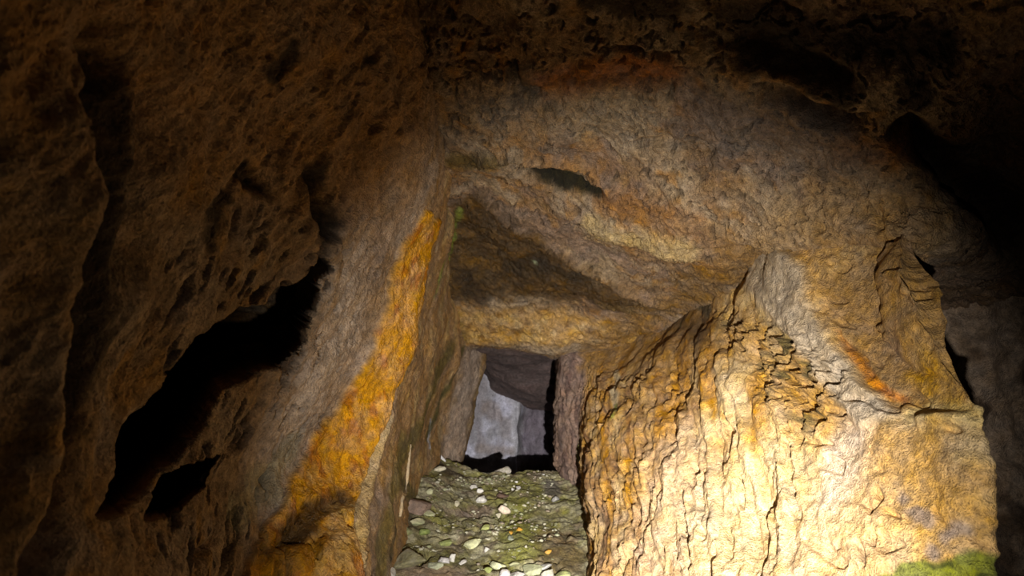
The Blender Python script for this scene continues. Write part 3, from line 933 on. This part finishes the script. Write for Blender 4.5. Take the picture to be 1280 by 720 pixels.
WHT = (0.76, 0.74, 0.68)
PAL = (0.66, 0.62, 0.48)
GRN = (0.50, 0.52, 0.32)
YEL = (0.76, 0.77, 0.50)
BRN = (0.36, 0.28, 0.20)
PLACED = []
STONES = [
    ('stone', 'small pale buff stone just below the white splinter at the sill', 550, 584, 14, 8, PAL, 0.1, None),
    ('stone', 'white stone, left of a touching pair below the sill', 593, 608, 10, 7, WHT, 0.0, None),
    ('stone', 'white stone, right of a touching pair below the sill', 601, 612, 8, 7, WHT, 0.1, None),
    ('stone', 'white angular stone with a dark gap above it, mid floor', 602, 624, 12, 9, WHT, 0.15, None),
    ('stone', 'small pale upright stone left of the white angular stone', 571, 629, 6, 8, PAL, 0.0, None),
    ('flat_stone', 'brown flat stone wedged against the foot of the left wall', 520, 632, 34, 16, (0.40, 0.31, 0.25), -0.18, None),
    ('stone', 'pale tip-shaped stone at the end of the brown flat stone', 537, 640, 13, 7, PAL, -0.1, GRN),
    ('stone', 'long pale stone lying along the edge of the sill', 628, 589, 20, 8, (0.62, 0.58, 0.50), 0.25, GRN),
    ('pebble', 'tiny white pebble on the right part of the sill', 679, 593, 4, 3, WHT, 0.0, None),
    ('pebble', 'tiny white pebble, upper of three by the floor crack', 645, 602, 4, 3, WHT, 0.0, None),
    ('pebble', 'tiny white pebble, left of three by the floor crack', 642, 611, 5, 4, WHT, 0.0, None),
    ('pebble', 'grey pebble, right of three by the floor crack', 648, 609, 6, 5, (0.5, 0.48, 0.46), 0.0, None),
    ('stone', 'dark brown stone above the pinkish pale stone', 628, 618, 14, 8, (0.22, 0.15, 0.11), 0.1, None),
    ('stone', 'pinkish pale chunky stone in the middle of the floor', 630, 634, 13, 13, (0.74, 0.64, 0.52), 0.2, WHT),
    ('pebble', 'pale pebble touching the lower left of the pinkish stone', 623, 643, 6, 7, PAL, 0.4, None),
    ('stone', 'rounded grey stone at the foot of the right jamb', 694, 622, 9, 10, (0.42, 0.41, 0.38), 0.0, None),
    ('stone', 'mossy knob-shaped stone with a pale top near the left wall', 521, 650, 16, 12, (0.56, 0.53, 0.36), 0.0, GRN),
    ('stone', 'dull green mossy stone below the pale-topped knob', 510, 661, 14, 11, (0.34, 0.34, 0.19), 0.0, None),
    ('stone', 'bright mossy lump right of the dull green stone', 531, 664, 13, 10, (0.36, 0.42, 0.16), 0.0, None),
    ('stone', 'oval green mossy stone left of the yellowish block', 557, 676, 15, 8, (0.42, 0.46, 0.20), 0.0, None),
    ('stone', 'pale yellowish block-shaped stone standing out of the moss', 590, 678, 21, 11, YEL, 0.2, None),
    ('pebble', 'small white pebble below the pale yellowish block', 608, 687, 7, 7, WHT, 0.3, None),
    ('stone', 'green rounded stone right above the pale yellowish block', 607, 657, 11, 7, (0.46, 0.48, 0.22), 0.2, None),
    ('boulder', 'large mossy rock with black gaps at the lower left floor', 511, 694, 42, 21, (0.36, 0.34, 0.22), 0.12, (0.50, 0.47, 0.36)),
    ('stone', 'pale grey stone, left of the two at the rock slot', 554, 699, 15, 9, (0.70, 0.68, 0.66), 0.1, None),
    ('stone', 'white upright stone, right of the two at the rock slot', 566, 696, 10, 11, WHT, 0.5, None),
    ('stone', 'pale green stone right of the large mossy rock', 545, 706, 18, 9, (0.60, 0.62, 0.46), 0.0, None),
    ('pebble', 'small whitish pebble right of the white upright stone', 578, 702, 9, 5, WHT, 0.1, None),
    ('stone', 'pale yellow-green stone, leftmost of the bottom cluster', 622, 704, 19, 10, (0.66, 0.67, 0.46), -0.1, None),
    ('stone', 'small yellowish stone, top of the bottom cluster', 643, 703, 12, 8, (0.60, 0.60, 0.38), 0.3, None),
    ('stone', 'grey-white stone at the lower left of the bottom cluster', 631, 715, 13, 12, (0.74, 0.71, 0.66), 0.4, None),
    ('stone', 'flat white stone in the middle of the bottom cluster', 647, 717, 20, 8, WHT, 0.0, None),
    ('stone', 'mossy pale stone behind the flat white one', 666, 710, 22, 11, (0.56, 0.57, 0.38), 0.0, GRN),
    ('stone', 'bright white stone topping the right of the bottom cluster', 681, 707, 16, 8, WHT, 0.1, None),
    ('stone', 'crumbly pale stone, rightmost of the bottom cluster', 684, 716, 15, 11, (0.70, 0.67, 0.55), 0.0, None),
    ('stone', 'yellow-green stone in the dark corner by the right wall', 704, 717, 17, 8, (0.52, 0.54, 0.28), 0.0, None),
    ('pebble', 'orange pebble with a dark crack above it', 649, 660, 7, 5, (0.60, 0.38, 0.10), 0.0, None),
    ('pebble', 'tiny orange pebble left of the cracked orange one', 639, 665, 5, 4, (0.56, 0.36, 0.10), 0.0, None),
    ('pebble', 'orange pebble on the brown right part of the floor', 685, 689, 8, 6, (0.58, 0.38, 0.12), 0.0, None),
    ('stone', 'grey-green pebble below the orange pebbles', 639, 672, 8, 6, (0.44, 0.46, 0.36), 0.0, None),
    ('stone', 'light mossy stone near the dark hollow by the left wall', 537, 612, 9, 8, (0.58, 0.58, 0.40), 0.0, None),
    ('stone', 'upright whitish stone at the very foot of the left wall', 489, 711, 9, 16, (0.62, 0.59, 0.52), 0.1, None),
    ('stone', 'green pebble at the lower left of the bottom cluster', 611, 711, 10, 7, (0.42, 0.46, 0.20), 0.1, None),
]
for k, (nm, lab, px, py, w, h, c, rot, tint) in enumerate(STONES):
    stone(nm, lab, px, py, w * 1.15, h * 1.1, c, rot, tint, seed=k + 3)

# the white splinter lying across the sill
def tube(name, pts, rads, mat, col, parent=None, sides=8, seed=0, jag=.25):
    pts = np.array(pts)
    V_, F_ = [], []
    n = len(pts)
    for i in range(n):
        t = pts[min(i + 1, n - 1)] - pts[max(i - 1, 0)]
        t = t / np.linalg.norm(t)
        a_ = np.cross(t, (0.13, 0.9, 0.3))
        a_ /= np.linalg.norm(a_)
        b_ = np.cross(t, a_)
        for k in range(sides):
            th = 2 * math.pi * k / sides
            rr_ = rads[i] * (1 + jag * math.sin(k * 2.1 + seed + i * 1.3))
            V_.append(pts[i] + rr_ * (math.cos(th) * a_ + math.sin(th) * b_))
    for i in range(n - 1):
        for k in range(sides):
            F_.append((i * sides + k, i * sides + (k + 1) % sides, (i + 1) * sides + (k + 1) % sides, (i + 1) * sides + k))
    c0, c1 = len(V_), len(V_) + 1
    V_ += [pts[0], pts[-1]]
    for k in range(sides):
        F_.append((c0, (k + 1) % sides, k, c0))
        F_.append((c1, (n - 1) * sides + k, (n - 1) * sides + (k + 1) % sides, c1))
    tri = []
    for q in F_:
        tri.append((q[0], q[1], q[2]))
        if q[3] != q[0]:
            tri.append((q[0], q[2], q[3]))
    V_ = np.array(V_)
    g = fbm(V_ * 40, 2, off=seed)
    return mesh_np(name, V_, np.array(tri), mat, np.array(col)[None] * (1 + .2 * g)[:, None], np.zeros(len(V_)), None, parent)


a0, a1 = floor_at(543, 571), floor_at(557, 579)
a0 = a0 + np.array((0, 0, 0.028))
a1 = a1 + np.array((0, 0, 0.008))
mid_ = (a0 + a1) / 2 + np.array((0, 0, 0.004))
o = tube('stick', [a0, a0 * .7 + mid_ * .3, mid_, a1 * .6 + mid_ * .4, a1], [.005, .008, .009, .008, .004], M_stone, (0.86, 0.85, 0.84))
o['label'] = 'short white splinter leaning at the left end of the sill'
o['category'] = 'stick'

# crusty calcite strand running down the edge of the left wall
wpx, wpy = proj(wl.final)


def wall_at(x, y):
    e = (wpx - x) ** 2 + (wpy - y) ** 2 + np.where((wl.final[:, 1] > 2) & (wl.final[:, 1] < 3.6), 0, 1e9)
    return wl.final[np.argmin(e)] + np.array((0.004, -0.006, 0))


sp_ = [wall_at(x, y) for x, y in [(513, 556), (511, 568), (510, 580), (508, 592), (508, 603), (505, 614), (503, 624), (500, 634), (499, 645)]]
st_ = tube('calcite_strand', sp_, [.004, .006, .005, .006, .005, .006, .006, .008, .004], M_stone, (0.70, 0.58, 0.40), bpy.data.objects['wall_left'], seed=4, jag=.35)
st_['label'] = 'thin pale calcite strand'

# loose grit between the stones: nobody could count it
v1, f1 = ICO1
rs = np.random.RandomState(5)
Vs, Fs, Cs = [], [], []
cand = np.where((fl.final[:, 1] > 2.3) & (fl.final[:, 1] < 3.76) & (fl.final[:, 0] > -0.39) & (fl.final[:, 0] < 0.20) & (fpy > 575) & (fpy < 760))[0]
for ctr, rad in PLACED:
    cand = cand[np.linalg.norm(fl.final[cand] - ctr, axis=1) > rad]
dens = sstep(-0.1, .4, fbm(fl.final[cand] * 7, 2, off=3)) + 0.05
pick = rs.choice(cand, 700, p=dens / dens.sum())
pal = np.array([(0.60, 0.58, 0.45), (0.45, 0.46, 0.30), (0.58, 0.56, 0.44), (0.34, 0.33, 0.20), (0.42, 0.36, 0.28)])
for q, i in enumerate(pick):
    r = rs.uniform(.25, 1.0) ** 3 * 0.010 + 0.0018
    p = v1 * (1 + .25 * rs.normal(size=(len(v1), 1))) * np.array((1, .8, .6)) * r
    Vs.append(p + fl.final[i] + np.array((0, 0, r * .2)))
    Fs.append(f1 + q * len(v1))
    Cs.append(np.repeat(pal[rs.randint(5)][None], len(v1), 0))
Vs, Fs, Cs = np.concatenate(Vs), np.concatenate(Fs), np.concatenate(Cs)
o = mesh_np('gravel', Vs, Fs, M_stone, Cs, np.zeros(len(Vs)), None)
o['kind'] = 'stuff'
o['label'] = 'fine grit and crumbs scattered over the mossy floor'
o['category'] = 'gravel'

for nm, lab in (('pale_slab', 'pale grey slab band'), ('orange_seam', 'thin orange seam'), ('moss_patch', 'green moss patch'), ('dark_wet_facet', 'dark wet facet above the opening')):
    if nm in bpy.data.objects:
        bpy.data.objects[nm]['label'] = lab
